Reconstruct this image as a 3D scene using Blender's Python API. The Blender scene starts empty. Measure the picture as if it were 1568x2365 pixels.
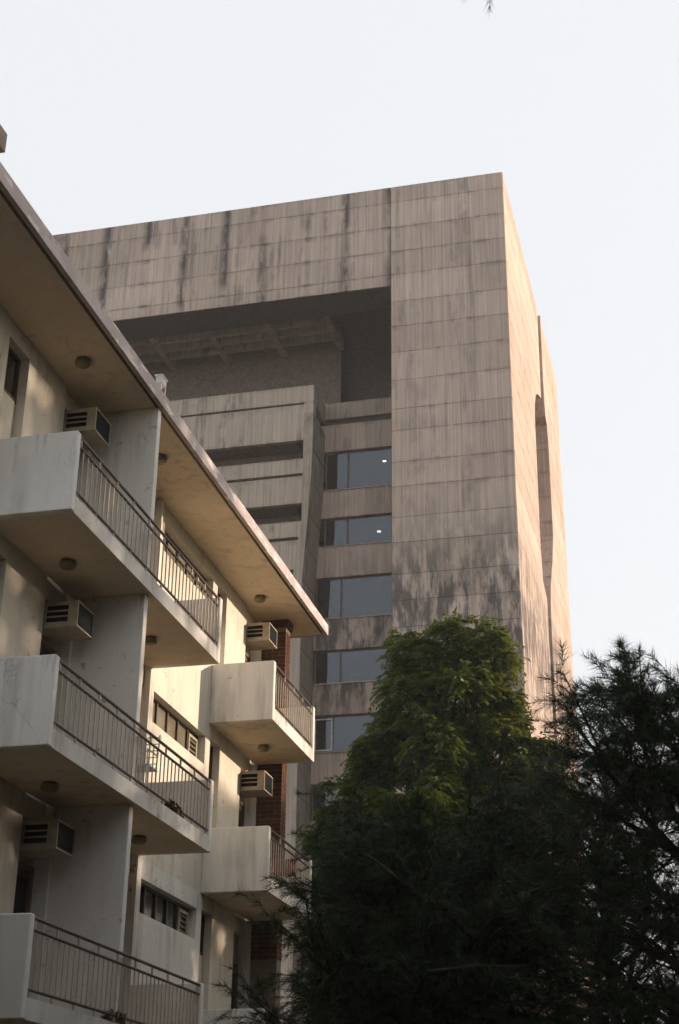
import bpy, bmesh, math, random
import numpy as np
from mathutils import Matrix, Vector

rnd = random.Random(7)
rng = np.random.default_rng(11)
SC = bpy.context.scene
COL = SC.collection

# ------------------------------------------------------------------ camera
YAW, PITCH, ROLL = math.radians(14.0408), math.radians(24.9915), math.radians(0.7239)
_f = Vector((-math.sin(YAW) * math.cos(PITCH), math.cos(YAW) * math.cos(PITCH), math.sin(PITCH)))
_r = Vector((math.cos(YAW), math.sin(YAW), 0))
_u = _r.cross(_f)
_r2 = _r * math.cos(ROLL) + _u * math.sin(ROLL)
_u2 = -_r * math.sin(ROLL) + _u * math.cos(ROLL)
cam_d = bpy.data.cameras.new('camera')
cam = bpy.data.objects.new('camera', cam_d)
COL.objects.link(cam)
cam.matrix_world = Matrix(((_r2.x, _u2.x, -_f.x, 0), (_r2.y, _u2.y, -_f.y, 0), (_r2.z, _u2.z, -_f.z, 1.6), (0, 0, 0, 1)))
cam_d.sensor_fit = 'HORIZONTAL'
cam_d.sensor_width = 36
cam_d.lens = 36 * 3398.57 / 1568
cam_d.dof.use_dof = True
cam_d.dof.focus_distance = 34.0
cam_d.dof.aperture_fstop = 4.0
cam_d.clip_start = 0.1
cam_d.clip_end = 5000
SC.camera = cam

# ------------------------------------------------------------------ light
SUN_DIR = Vector((1.0, 0.5, 0.262)).normalized()          # towards the sun
SUN_EL = math.asin(SUN_DIR.z)
SUN_AZ = math.atan2(SUN_DIR.x, SUN_DIR.y)                  # clockwise from +Y
w = bpy.data.worlds.new('World')
SC.world = w
w.use_nodes = True
nt = w.node_tree
bg = nt.nodes['Background']
sky = nt.nodes.new('ShaderNodeTexSky')
sky.sky_type = 'NISHITA'
sky.sun_disc = False
sky.sun_elevation = SUN_EL
sky.sun_rotation = SUN_AZ
sky.altitude = 200
sky.air_density = 1.0
sky.dust_density = 6.0
sky.ozone_density = 1.0
veil = nt.nodes.new('ShaderNodeMix')          # thin bright haze over the whole sky
veil.data_type = 'RGBA'
veil.inputs[0].default_value = 0.78
nt.links.new(sky.outputs[0], veil.inputs[6])
veil.inputs[7].default_value = (4.42, 4.46, 4.52, 1)
nt.links.new(veil.outputs[2], bg.inputs[0])
bg.inputs[1].default_value = 0.12
sun_d = bpy.data.lights.new('sun', 'SUN')
sun_d.energy = 3.2
sun_d.angle = math.radians(0.6)
sun_d.color = (1.0, 0.77, 0.59)
sun = bpy.data.objects.new('sun', sun_d)
COL.objects.link(sun)
sun.rotation_euler = SUN_DIR.to_track_quat('Z', 'Y').to_euler()
sun.location = (30, 15, 40)
vs = SC.view_settings
vs.view_transform = 'Standard'
vs.look = 'None'
vs.exposure = 1.0
vs.gamma = 1.0
vs.use_curve_mapping = False
SC.cycles.max_bounces = 6
SC.cycles.diffuse_bounces = 3
SC.cycles.transparent_max_bounces = 8
SC.cycles.use_denoising = True

# ------------------------------------------------------------------ materials
class N:
    """tiny node helper"""
    def __init__(s, name):
        s.m = bpy.data.materials.new(name)
        s.m.use_nodes = True
        s.t = s.m.node_tree
        s.b = s.t.nodes['Principled BSDF']
        s.out = s.t.nodes['Material Output']
        s.geo = s.t.nodes.new('ShaderNodeNewGeometry')
    def link(s, a, b): s.t.links.new(a, b)
    def vec(s, sx, sy, sz):
        n = s.t.nodes.new('ShaderNodeVectorMath'); n.operation = 'MULTIPLY'
        s.link(s.geo.outputs['Position'], n.inputs[0]); n.inputs[1].default_value = (sx, sy, sz)
        return n.outputs[0]
    def noise(s, scale, vec=None, detail=4, rough=0.55, dist=0.0):
        n = s.t.nodes.new('ShaderNodeTexNoise')
        n.inputs['Scale'].default_value = scale; n.inputs['Detail'].default_value = detail
        n.inputs['Roughness'].default_value = rough; n.inputs['Distortion'].default_value = dist
        s.link(vec if vec is not None else s.geo.outputs['Position'], n.inputs['Vector'])
        return n.outputs['Fac']
    def rng(s, v, a, b, c=0.0, d=1.0):
        n = s.t.nodes.new('ShaderNodeMapRange'); n.clamp = True
        s.put(v, n.inputs[0]); n.inputs[1].default_value = a; n.inputs[2].default_value = b
        n.inputs[3].default_value = c; n.inputs[4].default_value = d
        return n.outputs[0]
    def put(s, v, sock):
        if hasattr(v, 'is_output'): s.link(v, sock)
        else: sock.default_value = v
    def math(s, op, a, b=0.0, c=0.0):
        n = s.t.nodes.new('ShaderNodeMath'); n.operation = op
        s.put(a, n.inputs[0]); s.put(b, n.inputs[1]); s.put(c, n.inputs[2])
        return n.outputs[0]
    def mix(s, f, a, b, mode='MIX'):
        n = s.t.nodes.new('ShaderNodeMix'); n.data_type = 'RGBA'; n.blend_type = mode
        s.put(f, n.inputs[0])
        for v, k in ((a, 6), (b, 7)):
            if hasattr(v, 'is_output'): s.link(v, n.inputs[k])
            else: n.inputs[k].default_value = (*v, 1)
        return n.outputs[2]
    def gray(s, v):
        n = s.t.nodes.new('ShaderNodeCombineColor')
        for i in range(3): s.link(v, n.inputs[i])
        return n.outputs[0]
    def xyz(s):
        n = s.t.nodes.new('ShaderNodeSeparateXYZ'); s.link(s.geo.outputs['Position'], n.inputs[0])
        return n.outputs
    def bump(s, h, strength, dist=0.02):
        n = s.t.nodes.new('ShaderNodeBump'); n.inputs['Strength'].default_value = strength
        n.inputs['Distance'].default_value = dist
        s.link(h, n.inputs['Height']); s.link(n.outputs[0], s.b.inputs['Normal'])
    def rand(s):
        n = s.t.nodes.new('ShaderNodeObjectInfo'); return n.outputs['Random']
    def done(s, col, rough=0.85, spec=0.2):
        if hasattr(col, 'is_output'): s.link(col, s.b.inputs['Base Color'])
        else: s.b.inputs['Base Color'].default_value = (*col, 1)
        s.put(rough, s.b.inputs['Roughness'])
        s.b.inputs['Specular IOR Level'].default_value = spec
        return s.m

def plaster(name, c1, c2, stain=0.5, dirt=(0.05, 0.05, 0.045), thr=0.58):
    n = N(name)
    col = n.mix(n.rng(n.noise(0.9), 0.35, 0.65), c1, c2)
    col = n.mix(n.rng(n.noise(24.0, detail=6), 0.25, 0.75, 0.0, 0.35), col, tuple(v * 0.72 for v in c1))
    streak = n.math('MULTIPLY', n.rng(n.noise(1.0, n.vec(4.5, 4.5, 0.5), 5), thr - 0.1, thr + 0.14),
                    n.rng(n.noise(0.6), 0.42, 0.62))
    col = n.mix(n.math('MULTIPLY', streak, stain * 0.75), col, (0.24, 0.21, 0.17))
    spots = n.math('MULTIPLY', n.rng(n.noise(5.0, detail=8, rough=0.7), thr + 0.03, thr + 0.09), n.rng(n.noise(0.8), 0.5, 0.62))
    col = n.mix(n.math('MULTIPLY', spots, stain), col, dirt)
    tc = n.t.nodes.new('ShaderNodeTexCoord'); sp = n.t.nodes.new('ShaderNodeSeparateXYZ'); n.link(tc.outputs['Generated'], sp.inputs[0])
    drip = n.math('MULTIPLY', n.rng(sp.outputs[2], 0.45, 1.0), n.rng(n.noise(1.0, n.vec(9, 9, 0.7), 6, 0.7), 0.52, 0.68))
    drip = n.math('MULTIPLY', drip, n.rng(n.noise(0.9), 0.45, 0.6))
    col = n.mix(n.math('MULTIPLY', drip, stain), col, (0.20, 0.18, 0.15))
    vor = n.t.nodes.new('ShaderNodeTexVoronoi'); vor.feature = 'DISTANCE_TO_EDGE'; vor.inputs['Scale'].default_value = 1.1
    wv = n.t.nodes.new('ShaderNodeVectorMath'); wv.operation = 'ADD'
    nn = n.t.nodes.new('ShaderNodeTexNoise'); nn.inputs['Scale'].default_value = 2.5; n.link(n.geo.outputs['Position'], nn.inputs['Vector'])
    n.link(n.geo.outputs['Position'], wv.inputs[0]); n.link(nn.outputs['Color'], wv.inputs[1]); n.link(wv.outputs[0], vor.inputs['Vector'])
    crack = n.math('MULTIPLY', n.rng(vor.outputs['Distance'], 0.008, 0.002), n.rng(n.noise(0.7), 0.50, 0.58))
    col = n.mix(n.math('MULTIPLY', crack, 0.35), col, (0.10, 0.085, 0.07))
    n.bump(n.noise(40.0, detail=6), 0.25, 0.01)
    return n.done(col, 0.9, 0.15)

def simple(name, col, rough=0.6, spec=0.3, var=0.25, scale=6.0, metal=0.0):
    n = N(name)
    c = n.mix(n.rng(n.noise(scale, detail=6), 0.3, 0.7, 0.0, 1.0), tuple(v * (1 - var) for v in col), tuple(min(1, v * (1 + var)) for v in col))
    n.b.inputs['Metallic'].default_value = metal
    n.bump(n.noise(scale * 12), 0.15, 0.005)
    return n.done(c, rough, spec)

M = {}
M['cream'] = plaster('cream_plaster', (0.72, 0.67, 0.57), (0.65, 0.60, 0.505), 0.7)
M['white'] = plaster('offwhite_plaster', (0.78, 0.76, 0.71), (0.71, 0.69, 0.645), 0.75)
M['ceiling'] = plaster('soffit_paint', (0.74, 0.61, 0.44), (0.66, 0.54, 0.375), 0.8, (0.10, 0.085, 0.05), 0.60)
M['edge'] = plaster('slab_edge_paint', (0.73, 0.71, 0.66), (0.58, 0.56, 0.51), 1.0, (0.035, 0.035, 0.035), 0.56)
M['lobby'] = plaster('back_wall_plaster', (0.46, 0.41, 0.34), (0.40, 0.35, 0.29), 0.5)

def fascia_mat():
    n = N('fascia_paint')
    c = n.mix(n.rng(n.noise(2.0), 0.4, 0.6), (0.50, 0.43, 0.43), (0.41, 0.355, 0.35))
    patch = n.rng(n.noise(1.0, n.vec(3, 1.6, 9), 6, 0.7), 0.56, 0.62)
    c = n.mix(patch, c, (0.74, 0.70, 0.65))
    dark = n.rng(n.noise(1.0, n.vec(2, 3.1, 4), 7, 0.7), 0.63, 0.70)
    c = n.mix(dark, c, (0.09, 0.075, 0.07))
    n.bump(n.noise(30), 0.3, 0.01)
    return n.done(c, 0.85)
M['fascia'] = fascia_mat()

def concrete(name, c1, c2, mould=True, amount=0.85, joints=0.0):
    n = N(name)
    z = n.xyz()[2]
    col = n.mix(n.rng(n.noise(0.35, detail=5), 0.38, 0.62), c1, c2)
    board = n.noise(1.0, n.vec(7.0, 7.0, 0.22), 5, 0.6)
    col = n.mix(n.rng(board, 0.36, 0.66), col, n.mix(0.5, c1, (0.17, 0.145, 0.125)), 'MIX') if False else n.mix(n.rng(board, 0.48, 0.74, 0.0, 0.6), col, tuple(v * 0.55 for v in c2))
    rib = n.rng(n.noise(1.0, n.vec(15.0, 15.0, 0.12), 3, 0.5), 0.42, 0.60)
    col = n.mix(n.math('MULTIPLY', rib, 0.42), col, tuple(v * 0.6 for v in c2))
    lightb = n.rng(n.noise(1.0, n.vec(10.0, 10.0, 0.3), 3), 0.56, 0.72, 0.0, 0.45)
    col = n.mix(lightb, col, tuple(min(1, v * 1.25) for v in c1))
    # run-down streaks that keep to a few columns
    colmask = n.rng(n.noise(1.0, n.vec(1.1, 1.1, 0.035), 2), 0.49, 0.57)
    fine = n.rng(n.noise(1.0, n.vec(5.0, 5.0, 0.5), 6, 0.65), 0.42, 0.56)
    blot = n.rng(n.noise(1.0, n.vec(0.9, 0.9, 0.6), 5, 0.6), 0.44, 0.56)
    st = n.math('MULTIPLY', n.math('MULTIPLY', n.math('MULTIPLY', colmask, fine), blot), amount)
    tc = n.t.nodes.new('ShaderNodeTexCoord'); sp = n.t.nodes.new('ShaderNodeSeparateXYZ'); n.link(tc.outputs['Generated'], sp.inputs[0])
    gz = sp.outputs[2]
    edge = n.math('MAXIMUM', n.rng(gz, 0.80, 1.0), n.rng(gz, 0.10, 0.0))
    jd = n.math('MULTIPLY', edge, n.rng(n.noise(1.0, n.vec(1.6, 1.6, 1.0), 7, 0.7), 0.44, 0.64))
    st = n.math('MAXIMUM', st, n.math('MULTIPLY', jd, 0.5))
    if joints:
        gx = sp.outputs[0]
        vj = n.math('MAXIMUM', n.rng(gx, 0.80, 0.97), n.rng(gx, 0.13, 0.02))
        vj = n.math('MULTIPLY', vj, n.rng(n.noise(1.0, n.vec(2.5, 2.5, 0.7), 6, 0.7), 0.34, 0.52))
        vj = n.math('MULTIPLY', vj, n.rng(n.noise(1.0, n.vec(0.35, 0.35, 0.22), 2), 0.40, 0.50))
        st = n.math('MAXIMUM', st, n.math('MULTIPLY', vj, joints))
        cross = n.math('MULTIPLY', n.math('MULTIPLY', edge, n.math('MAXIMUM', n.rng(gx, 0.7, 1.0), n.rng(gx, 0.25, 0.0))), n.rng(n.noise(1.0, n.vec(1.2, 1.2, 1.2), 5, 0.7), 0.42, 0.55))
        st = n.math('MAXIMUM', st, cross)
    if mould:
        zm = n.math('MULTIPLY', n.rng(z, 31.5, 27.0), n.rng(z, 20.0, 24.0))
        mo = n.math('MULTIPLY', zm, n.rng(n.noise(1.0, n.vec(2.2, 2.2, 0.55), 8, 0.72), 0.41, 0.55))
        st = n.math('MAXIMUM', st, n.math('MULTIPLY', mo, 0.95))
    col = n.mix(n.math('MULTIPLY', st, 0.88), col, (0.055, 0.056, 0.06))
    tint = n.rng(n.rand(), 0, 1, 0.86, 1.08)
    col = n.mix(1.0, col, n.gray(tint), 'MULTIPLY')
    n.bump(board, 0.5, 0.03)
    return n.done(col, 0.92, 0.12)
M['conc'] = concrete('board_marked_concrete', (0.58, 0.47, 0.40), (0.50, 0.40, 0.335), True, 0.35)
M['conc_beam'] = concrete('streaked_beam_concrete', (0.58, 0.47, 0.40), (0.50, 0.40, 0.335), False, 0.5, 1.0)
M['conc2'] = concrete('smooth_concrete', (0.54, 0.46, 0.385), (0.46, 0.385, 0.32), False, 0.6)
M['joint'] = simple('dark_joint_concrete', (0.10, 0.088, 0.078), 0.95, 0.05)  # one dark tone for joints, slit backs and the terrace ceiling
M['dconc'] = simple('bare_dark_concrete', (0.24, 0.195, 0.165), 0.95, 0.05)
M['terrazzo'] = simple('pale_terrazzo', (0.50, 0.42, 0.33), 0.6, 0.3, 0.2, 20)
M['rail'] = simple('dark_rail_paint', (0.055, 0.032, 0.022), 0.5, 0.4)
M['bal'] = simple('baluster_paint', (0.40, 0.34, 0.27), 0.6, 0.3)
M['wood'] = simple('brown_wood', (0.10, 0.05, 0.026), 0.6, 0.3, 0.4, 3)
M['acbody'] = simple('ac_casing_enamel', (0.37, 0.32, 0.235), 0.5, 0.4, 0.25)
M['black'] = simple('black_void', (0.012, 0.012, 0.012), 0.8, 0.2)
M['acfin'] = simple('dark_condenser_fin', (0.03, 0.045, 0.05), 0.45, 0.5, 0.5, 30)
M['frame'] = simple('window_frame_brown', (0.16, 0.115, 0.085), 0.6, 0.3)
M['alu'] = simple('aluminium_frame', (0.55, 0.54, 0.52), 0.45, 0.5)
M['lamp'] = simple('opal_lamp_glass', (0.20, 0.17, 0.10), 0.4, 0.4, 0.2)
M['lampb'] = simple('lamp_base_metal', (0.12, 0.10, 0.06), 0.6, 0.3)
M['brick'] = N('red_brick')
_b = M['brick']; _c = _b.mix(_b.rand(), (0.12, 0.056, 0.035), (0.07, 0.035, 0.024))
_c = _b.mix(_b.rng(_b.noise(30, detail=6), 0.4, 0.7, 0, 0.6), _c, (0.12, 0.06, 0.04)); _b.bump(_b.noise(60), 0.4, 0.01)
M['brick'] = _b.done(_c, 0.92, 0.1)
M['mortar'] = simple('mortar', (0.20, 0.16, 0.12), 0.95, 0.05)
M['metalw'] = simple('white_metal', (0.72, 0.72, 0.70), 0.45, 0.5, 0.1)
M['red'] = simple('faded_red_cloth', (0.33, 0.085, 0.07), 0.9, 0.1)
M['curtain'] = simple('pale_curtain', (0.42, 0.42, 0.42), 0.9, 0.1)
M['bark'] = simple('bark', (0.055, 0.045, 0.035), 0.95, 0.05, 0.4, 8)
M['dry'] = simple('dry_twig', (0.10, 0.07, 0.035), 0.9, 0.1, 0.4, 8)

def glass(name, tint, mixf, rough=0.04):
    m = bpy.data.materials.new(name); m.use_nodes = True
    t = m.node_tree; t.nodes.clear()
    o = t.nodes.new('ShaderNodeOutputMaterial')
    g = t.nodes.new('ShaderNodeBsdfGlossy'); g.inputs['Roughness'].default_value = rough; g.inputs['Color'].default_value = (*tint, 1)
    tr = t.nodes.new('ShaderNodeBsdfTransparent'); tr.inputs['Color'].default_value = (0.45, 0.5, 0.52, 1)
    mx = t.nodes.new('ShaderNodeMixShader')
    nz = t.nodes.new('ShaderNodeTexNoise'); nz.inputs['Scale'].default_value = 0.7
    ge = t.nodes.new('ShaderNodeNewGeometry'); t.links.new(ge.outputs['Position'], nz.inputs['Vector'])
    bp = t.nodes.new('ShaderNodeBump'); bp.inputs['Strength'].default_value = 0.15; bp.inputs['Distance'].default_value = 0.05
    t.links.new(nz.outputs['Fac'], bp.inputs['Height']); t.links.new(bp.outputs[0], g.inputs['Normal'])
    mx.inputs[0].default_value = mixf
    t.links.new(tr.outputs[0], mx.inputs[1]); t.links.new(g.outputs[0], mx.inputs[2]); t.links.new(mx.outputs[0], o.inputs[0])
    return m
M['glass'] = glass('tower_glass', (0.80, 0.86, 0.95), 0.085)
M['frost'] = simple('frosted_glass', (0.16, 0.145, 0.10), 0.25, 0.6, 0.3, 2)
M['dglass'] = simple('dark_window_glass', (0.02, 0.02, 0.018), 0.12, 0.6, 0.3, 2)

def leafmat(name, c1, c2, trans=0.35, tcol=(0.20, 0.26, 0.03)):
    m = bpy.data.materials.new(name); m.use_nodes = True
    t = m.node_tree; t.nodes.clear()
    o = t.nodes.new('ShaderNodeOutputMaterial')
    g = t.nodes.new('ShaderNodeNewGeometry')
    nz = t.nodes.new('ShaderNodeTexNoise'); nz.inputs['Scale'].default_value = 1.3; nz.inputs['Detail'].default_value = 5
    t.links.new(g.outputs['Position'], nz.inputs['Vector'])
    mr = t.nodes.new('ShaderNodeMapRange'); mr.inputs[1].default_value = 0.35; mr.inputs[2].default_value = 0.65
    t.links.new(nz.outputs['Fac'], mr.inputs[0])
    ad = t.nodes.new('ShaderNodeMath'); ad.operation = 'ADD'
    sc = t.nodes.new('ShaderNodeMath'); sc.operation = 'MULTIPLY_ADD'; sc.inputs[1].default_value = 0.6; sc.inputs[2].default_value = -0.3
    t.links.new(g.outputs['Random Per Island'], sc.inputs[0])
    t.links.new(mr.outputs[0], ad.inputs[0]); t.links.new(sc.outputs[0], ad.inputs[1]); ad.use_clamp = True
    mx = t.nodes.new('ShaderNodeMix'); mx.data_type = 'RGBA'
    t.links.new(ad.outputs[0], mx.inputs[0]); mx.inputs[6].default_value = (*c1, 1); mx.inputs[7].default_value = (*c2, 1)
    p = t.nodes.new('ShaderNodeBsdfPrincipled'); p.inputs['Roughness'].default_value = 0.5; p.inputs['Specular IOR Level'].default_value = 0.25
    t.links.new(mx.outputs[2], p.inputs['Base Color'])
    tl = t.nodes.new('ShaderNodeBsdfTranslucent'); tl.inputs['Color'].default_value = (*tcol, 1)
    ms = t.nodes.new('ShaderNodeMixShader'); ms.inputs[0].default_value = trans
    t.links.new(p.outputs[0], ms.inputs[1]); t.links.new(tl.outputs[0], ms.inputs[2]); t.links.new(ms.outputs[0], o.inputs[0])
    return m
M['leaf'] = leafmat('broad_leaf', (0.008, 0.033, 0.010), (0.034, 0.070, 0.013), 0.24, (0.26, 0.30, 0.03))
M['needle'] = leafmat('casuarina_needle', (0.013, 0.027, 0.010), (0.024, 0.042, 0.013), 0.10, (0.04, 0.06, 0.012))

# ------------------------------------------------------------------ mesh helpers
def bx(bm, x0, x1, y0, y1, z0, z1):
    v = [bm.verts.new(p) for p in ((x0, y0, z0), (x1, y0, z0), (x1, y1, z0), (x0, y1, z0), (x0, y0, z1), (x1, y0, z1), (x1, y1, z1), (x0, y1, z1))]
    for f in ((3, 2, 1, 0), (4, 5, 6, 7), (0, 1, 5, 4), (1, 2, 6, 5), (2, 3, 7, 6), (3, 0, 4, 7)):
        bm.faces.new([v[i] for i in f])

def link(name, me, mat, parent=None):
    if mat is not None and not me.materials: me.materials.append(mat)
    o = bpy.data.objects.new(name, me)
    COL.objects.link(o)
    if parent is not None: o.parent = parent
    return o

def ob(name, boxes, mat, parent=None, bevel=0.0, off=(0, 0, 0)):
    """one mesh object out of boxes, optionally with a small bevel"""
    bm = bmesh.new()
    for b in boxes: bx(bm, *b)
    if bevel:
        bmesh.ops.bevel(bm, geom=bm.edges[:], offset=bevel, segments=1, affect='EDGES')
    me = bpy.data.meshes.new(name); bm.to_mesh(me); bm.free()
    o = link(name, me, mat, parent)
    return o

def empty(name, loc=(0, 0, 0)):
    o = bpy.data.objects.new(name, None); COL.objects.link(o); o.location = loc
    return o

def tag(o, label, cat, group=None, kind=None):
    if label: o['label'] = label
    if cat: o['category'] = cat
    if group: o['group'] = group
    if kind: o['kind'] = kind
    return o

def prism(name, pts, x0, x1, mat, parent=None, xf=None):
    """polygon in (y,z) extruded along x; xf(y) shifts the outer face"""
    bm = bmesh.new()
    a = [bm.verts.new(((x0), y, z)) for y, z in pts]
    b = [bm.verts.new(((xf(y) if xf else x1), y, z)) for y, z in pts]
    n = len(pts)
    bm.faces.new(a); bm.faces.new(b[::-1])
    for i in range(n): bm.faces.new((a[i], b[i], b[(i + 1) % n], a[(i + 1) % n]))
    bmesh.ops.recalc_face_normals(bm, faces=bm.faces[:])
    me = bpy.data.meshes.new(name); bm.to_mesh(me); bm.free()
    return link(name, me, mat, parent)

def tubes(paths, sides=6):
    """list of (points, radii) -> verts, faces"""
    V, F = [], []
    for pts, rad in paths:
        pts = [Vector(p) for p in pts]
        base = len(V)
        for i, p in enumerate(pts):
            d = (pts[min(i + 1, len(pts) - 1)] - pts[max(i - 1, 0)]).normalized()
            a = d.orthogonal().normalized() if abs(d.z) < 0.95 else Vector((1, 0, 0)).cross(d).normalized()
            b = d.cross(a)
            for k in range(sides):
                t = 2 * math.pi * k / sides
                V.append(p + (a * math.cos(t) + b * math.sin(t)) * rad[i])
        for i in range(len(pts) - 1):
            for k in range(sides):
                k2 = (k + 1) % sides
                F.append((base + i * sides + k, base + i * sides + k2, base + (i + 1) * sides + k2, base + (i + 1) * sides + k))
        F.append(tuple(base + (len(pts) - 1) * sides + k for k in range(sides)))
        F.append(tuple(base + k for k in reversed(range(sides))))
    return V, F

def tube_ob(name, paths, mat, parent=None, sides=6):
    V, F = tubes(paths, sides)
    me = bpy.data.meshes.new(name); me.from_pydata(V, [], F); me.update()
    return link(name, me, mat, parent)

def tri_ob(name, V, nper, mat, parent=None):
    """V: (n*nper,3) array; each nper verts make one polygon"""
    n = len(V) // nper
    me = bpy.data.meshes.new(name)
    me.vertices.add(len(V)); me.vertices.foreach_set('co', np.ascontiguousarray(V, dtype=np.float32).ravel())
    me.loops.add(len(V)); me.loops.foreach_set('vertex_index', np.arange(len(V), dtype=np.int32))
    me.polygons.add(n)
    me.polygons.foreach_set('loop_start', np.arange(0, len(V), nper, dtype=np.int32))
    me.polygons.foreach_set('loop_total', np.full(n, nper, dtype=np.int32))
    me.update(calc_edges=True)
    return link(name, me, mat, parent)

# ------------------------------------------------------------------ ground
g = ob('ground', [(-700, 700, -700, 700, -1.0, 0.0)], simple('dry_earth_ground', (0.09, 0.075, 0.05), 0.95, 0.05, 0.3, 0.4))
g['kind'] = 'structure'
rd = ob('road', [(-4.6, 1.6, -60, 58, 0.004, 0.03)], simple('asphalt', (0.055, 0.053, 0.05), 0.9, 0.2, 0.2, 3))
rd['kind'] = 'structure'
kb = ob('kerb', [(-4.85, -4.6, -60, 58, 0.0, 0.15), (1.6, 1.85, -60, 58, 0.0, 0.15)], M['dconc'])
kb['kind'] = 'structure'

# ------------------------------------------------------------------ unseen block added behind the viewpoint to darken the lower flats
OB = empty('light_blocker_building', (0, 0, 0))
tag(OB, 'unseen plain brown block added behind the viewpoint to hold back sky light', 'building')
ob('wall', [(-24, 12, -17, -6.5, 0, 10.4)], simple('brown_render', (0.13, 0.10, 0.08), 0.95, 0.05), OB)
ob('roof', [(-24.4, 12.4, -17.4, -6.1, 10.4, 10.7)], M['dconc'], OB)
for fl in range(3):
    for k in range(9):
        x = -22 + k * 3.7
        wn = ob('window', [(x, x + 1.6, -6.499, -6.44, 1.0 + fl * 3.0, 2.3 + fl * 3.0)], M['frame'], OB)
        ob('pane', [(x + 0.08, x + 1.52, -6.4395, -6.43, 1.08 + fl * 3.0, 2.22 + fl * 3.0)], M['dglass'], wn)

# unseen low box added beside the flats to shade the lowest balconies
SH = empty('low_blocker_building', (0, 0, 0))
tag(SH, 'unseen low flat-roofed block added to darken the lowest near balconies', 'building')
ob('wall', [(-17, -6.98, 6.6, 12.7, 0, 6.9)], simple('grey_render', (0.10, 0.095, 0.085), 0.95, 0.05), SH)
ob('roof', [(-17.2, -6.92, 6.4, 12.8, 6.9, 7.1)], M['dconc'], SH)
ob('door', [(-6.979, -6.93, 8.4, 9.5, 0.0, 2.1)], M['wood'], SH)

# ------------------------------------------------------------------ apartment building
XB, P0, PR = -7.25, -8.42, -8.60
AP = empty('apartment_building', (-8.4, 20, 0))
AP.location = (0, 0, 0)
tag(AP, 'cream plastered apartment block with railed balconies and wide overhanging roof', 'building')
BASE = [0.30, 3.30, 6.30, 9.30]
ROOF = 12.30
def ap(name, boxes, mat, parent=None, bevel=0.0): return ob(name, boxes, M[mat], parent or AP, bevel)

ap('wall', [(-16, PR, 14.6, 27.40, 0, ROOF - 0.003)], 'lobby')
roof = ap('roof_slab', [(-16.2, XB - 0.05, 12.1, 28.10, ROOF, ROOF + 0.19)], 'ceiling')
ap('fascia', [(XB - 0.048, XB, 12.1, 28.15, ROOF - 0.012, ROOF + 0.21), (-16.2, XB - 0.05, 28.102, 28.15, ROOF - 0.012, ROOF + 0.21)], 'fascia', roof)
ap('drip_strip', [(XB - 0.115, XB - 0.085, 12.1, 28.02, ROOF - 0.02, ROOF + 0.004)], 'rail', roof)
# stair cabin on the roof
cab = ap('stair_cabin', [(-12, -8.9, 12.95, 14.35, ROOF + 0.19, 14.62)], 'white')
ap('cabin_roof', [(-12.3, -8.5, 12.75, 14.71, 14.62, 14.93)], 'dconc', cab)

def window_strip(y0, y1, z0, z1, inset=0.17, pan='frost'):
    """high strip window in a deep opening of the wall at P0"""
    xf = P0 - inset
    wn = ap('window', [(xf - 0.02, xf + 0.03, y0, y1, z0, z0 + 0.035), (xf - 0.02, xf + 0.03, y0, y1, z1 - 0.035, z1),
                       (xf - 0.02, xf + 0.03, y0, y0 + 0.04, z0 + 0.035, z1 - 0.035), (xf - 0.02, xf + 0.03, y1 - 0.04, y1, z0 + 0.035, z1 - 0.035)], 'rail')
    n = 5
    wd = (y1 - y0 - 0.08) / n
    for i in range(n):
        a = y0 + 0.04 + i * wd
        if i: ap('mullion', [(xf - 0.02, xf + 0.035, a - 0.02, a + 0.02, z0 + 0.035, z1 - 0.035)], 'rail', wn)
        if i < n - 1:
            ap('pane', [(xf - 0.008, xf, a + 0.021, a + wd - 0.021, z0 + 0.036, z1 - 0.036)], pan, wn)
        else:
            zz = z0 + 0.05
            ap('vent_frame', [(xf, xf + 0.05, a + 0.03, a + 0.08, z0 + 0.04, z1 - 0.08), (xf, xf + 0.05, a + wd - 0.08, a + wd - 0.03, z0 + 0.04, z1 - 0.08),
                              (xf, xf + 0.05, a + 0.08, a + wd - 0.08, z1 - 0.13, z1 - 0.08), (xf - 0.015, xf - 0.005, a + 0.03, a + wd - 0.03, z0 + 0.04, z1 - 0.04)], 'acbody', wn)
            for k in range(4):
                ap('louvre', [(xf + 0.005, xf + 0.045, a + 0.085, a + wd - 0.085, z0 + 0.06 + k * 0.085, z0 + 0.09 + k * 0.085)], 'lampb', wn)
    return wn

def bay_wall(y0, y1, wy0, wy1):
    for i, b in enumerate(BASE):
        z0 = b if i else 0.0
        top = (BASE[i + 1] if i < 3 else ROOF) - 0.002 if i == 3 else BASE[i + 1] if i < 3 else ROOF
        wz0, wz1 = b + 2.20, b + 2.71
        ap('wall', [(PR + 0.001, P0, y0, y1, z0, wz0), (PR + 0.001, P0, y0, y1, wz1, top),
                    (PR + 0.001, P0, y0, wy0, wz0, wz1), (PR + 0.001, P0, wy1, y1, wz0, wz1)], 'white' if i < 2 else 'cream')
        window_strip(wy0, wy1, wz0, wz1, pan='frost' if i >= 2 else 'dglass')

bay_wall(21.20, 24.33, 21.44, 24.07)
ap('wall', [(PR + 0.001, P0, 14.6, 15.34, 0, ROOF - 0.002)], 'cream')

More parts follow.
